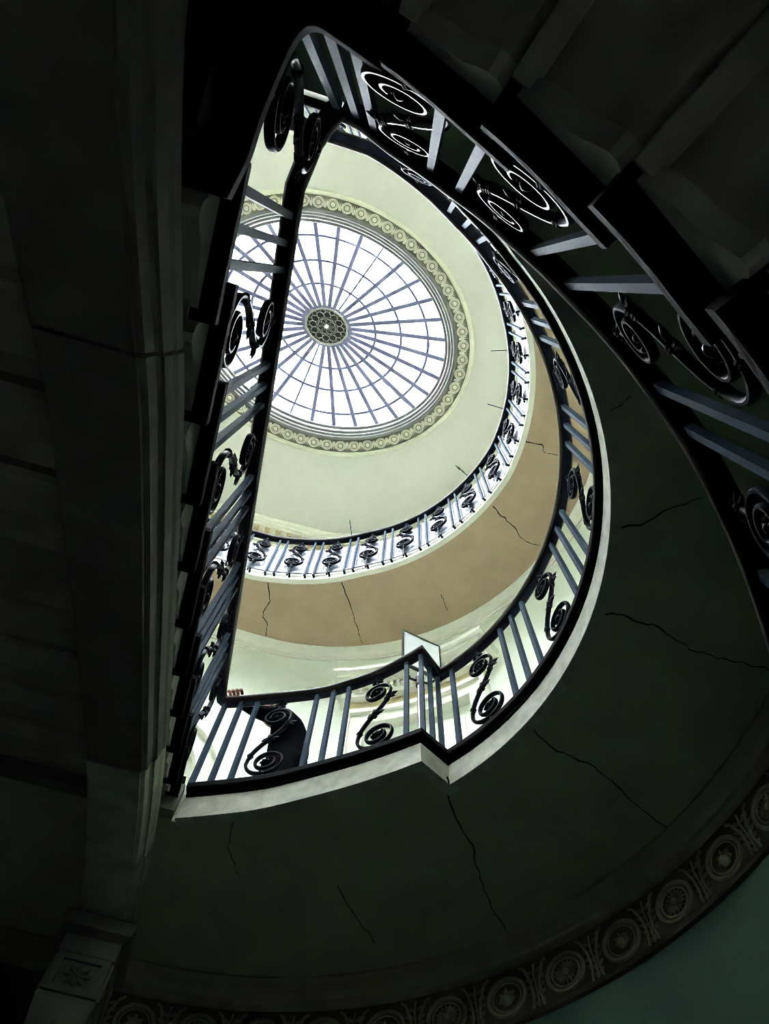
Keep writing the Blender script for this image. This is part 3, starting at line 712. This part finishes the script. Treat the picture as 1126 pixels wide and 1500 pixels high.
for x0, x1 in ((-.17, .0), (-1.5, -1.33)): 
    ob('impost', G().box(x0, x1, 2.585, 2.66, 5.93, 6.05).mesh('impost', WHITE), ar)
g = G(); g.loft([[(-.75 + .6 * math.cos(PI * i / 24), 2.648, 5.95 + .6 * math.sin(PI * i / 24)) for i in range(25)] + [(-1.35, 2.648, Z1), (-.15, 2.648, Z1)], [(-.75 + .6 * math.cos(PI * i / 24), 2.655, 5.95 + .6 * math.sin(PI * i / 24)) for i in range(25)] + [(-1.35, 2.655, Z1), (-.15, 2.655, Z1)]])
ob('niche_back', g.mesh('niche_back', CREAM), ar)

# ------------------------------------------------------------------ sign stand
sg = tag(empty('sign_stand', (1.22, 1.30, Z1)), 'white notice board with black frame on a steel stand behind the balustrade corner', 'sign')
ar_ = math.atan2(.05, .28)
def loc_(m): return Matrix.Rotation(ar_, 4, 'Z') @ m
bd = ob('board', G().box(-.145, .145, -.006, .006, 1.30, 1.80).mesh('board', PAPER), sg, (0, -.05, 0), ar_)
g = G()
for x0, x1, z0, z1 in ((-.155, .155, 1.795, 1.81), (-.155, .155, 1.29, 1.305), (-.155, -.143, 1.305, 1.795), (.143, .155, 1.305, 1.795)): g.box(x0, x1, -.011, .011, z0, z1)
ob('frame', g.mesh('frame', BLACKP), bd)
g = G(); g.tube([(0, .02, .02), (0, .02, 1.45)], .016, 10); ob('pole', g.mesh('pole', STEEL, True), sg)
g = G(); g.tube([(0, .02, 1.22), (0, .02, 1.33)], .026, 10); g.tube([(0, .02, 1.28), (-.07, .0, 1.25), (-.12, -.03, 1.31)], .009, 6); g.tube([(0, .02, 1.28), (.07, .0, 1.25), (.12, -.03, 1.31)], .009, 6); ob('clamp', g.mesh('clamp', BLACKP, True), sg)
g = G(); g.lathe([(.16, 0), (.16, .012), (.15, .02), (.03, .025), (.02, .04)], 20); ob('base_plate', g.mesh('base_plate', BLACKP, True), sg)

# ------------------------------------------------------------------ person on the landing
def skin(name, J, E, m, parent=None, sub=2):
    me = bpy.data.meshes.new(name); me.from_pydata([j[0] for j in J], E, []); me.materials.append(m)
    o = ob(name, me, parent); md_ = o.modifiers.new('skin', 'SKIN'); md_.use_smooth_shade = True
    for i, j in enumerate(J):
        r = j[1]; me.skin_vertices[0].data[i].radius = (r, r) if not isinstance(r, tuple) else r
        me.skin_vertices[0].data[i].use_root = (i == 0)
    s = o.modifiers.new('sub', 'SUBSURF'); s.levels = sub; s.render_levels = sub
    dg = bpy.context.evaluated_depsgraph_get(); ev = o.evaluated_get(dg); nm = bpy.data.meshes.new_from_object(ev)
    o.modifiers.clear(); o.data = nm; nm.materials.clear(); nm.materials.append(m)
    for p in nm.polygons: p.use_smooth = True
    return o
pr = tag(empty('person', (.46, 2.02, Z1)), 'person in black clothes bending forward on the landing with one hand on the handrail', 'person')
# local: -x is the way the person faces (towards the stair head)
J = [((0, 0, .86), .15), ((.03, 0, 1.02), .145), ((.02, -.01, 1.18), .165), ((-.03, -.01, 1.29), .14), ((-.09, -.01, 1.36), .06), ((-.13, -.01, 1.42), .055),
     ((0, .09, .82), .105), ((-.03, .10, .46), .07), ((.02, .10, .09), .05), ((-.10, .10, .045), .045),
     ((0, -.09, .82), .105), ((.05, -.10, .46), .07), ((.12, -.10, .09), .05), ((.0, -.10, .045), .045),
     ((-.06, -.17, 1.26), .075), ((-.24, -.26, 1.10), .052), ((-.395, -.385, .975), .036),
     ((-.02, .17, 1.24), .075), ((.02, .22, 1.0), .052), ((-.10, .2, .8), .036)]
E_ = [(0, 1), (1, 2), (2, 3), (3, 4), (4, 5), (0, 6), (6, 7), (7, 8), (8, 9), (0, 10), (10, 11), (11, 12), (12, 13), (3, 14), (14, 15), (15, 16), (3, 17), (17, 18), (18, 19)]
skin('body', J, E_, CLOTH, pr)
# head
g = G(); g.lathe([(.012, -.118), (.045, -.108), (.062, -.075), (.072, -.03), (.078, .02), (.075, .06), (.055, .095), (.02, .112)], 16)
hm = Matrix.Translation((-.165, -.01, 1.50)) @ Matrix.Rotation(-.55, 4, 'Y') @ Matrix.Diagonal((1.18, 1, 1, 1))
st = len(g.v); g.loft([[(-.070, -.012, .0), (-.070, .012, .0), (-.072, 0, .02)], [(-.098, -.012, -.03), (-.098, .012, -.03), (-.085, 0, -.01)], [(-.068, -.008, -.036), (-.068, .008, -.036), (-.07, 0, -.03)]])
for s in (-1, 1): g.loft([[(.0, s * .075, -.03), (.02, s * .075, .01), (-.01, s * .075, .02)], [(.012, s * .092, -.03), (.03, s * .09, .012), (.0, s * .086, .024)]])
g.xf(hm); ob('head', g.mesh('head', SKIN, True), pr)
g = G(); g.lathe([(.060, -.085), (.076, -.04), (.086, .02), (.084, .065), (.062, .105), (.02, .123)], 16)
g.xf(hm @ Matrix.Translation((.018, 0, .004))); ob('hair', g.mesh('hair', HAIRM, True), pr)
# gripping hand on the rail (palm plus five fingers)
hx, hy, hz = -.405, -.41, .962      # on top of the rail
J = [((hx + .03, hy + .045, hz + .008), .028), ((hx, hy + .01, hz + .016), (.046, .030)), ((hx - .004, hy - .01, hz + .018), (.044, .024))]; E_ = [(0, 1), (1, 2)]
hd_ = skin('hand', J, E_, SKIN, pr)
for i in range(4):
    o_x = hx - .040 + .024 * i; o_y = hy + .015 - .011 * i; q = .0125 - .0008 * abs(i - 1.5)
    skin('finger', [((o_x, o_y, hz + .022), q * 1.05), ((o_x - .012, o_y - .030, hz + .026), q), ((o_x - .018, o_y - .052, hz + .004), q * .95), ((o_x - .016, o_y - .056, hz - .022 - .003 * (i % 2)), q * .85)], [(0, 1), (1, 2), (2, 3)], SKIN, hd_, 1)
skin('thumb', [((hx + .02, hy + .02, hz + .005), .011), ((hx + .035, hy + .028, hz - .012), .010), ((hx + .028, hy + .03, hz - .036), .0085)], [(0, 1), (1, 2)], SKIN, hd_, 1)

# ------------------------------------------------------------------ things on the roof outside
g = G(); g.tube([(1.073, -.527, 11.66), (.874, -.490, 11.67), (.781, -.482, 11.68), (.738, -.432, 11.68), (.721, -.362, 11.675)], [.06, .045, .04, .036, .036], 8)
pp = tag(ob('roof_pipe', g.mesh('roof_pipe', RIBM, True)), 'dark bent pipe lying outside on the skylight glass', 'pipe')
g = G(); g.tube([(-.09, -.26, 11.83), (.40, .09, 11.78), (.88, .39, 11.66)], .017, 6); rc = tag(ob('roof_cable', g.mesh('roof_cable', RIBM, True)), 'thin dark cable stretched outside across the skylight glass', 'cable')
g = G(); g.box(.42, .52, .10, .20, 11.74, 11.79); ob('junction_box', g.mesh('junction_box', RIBM), rc)
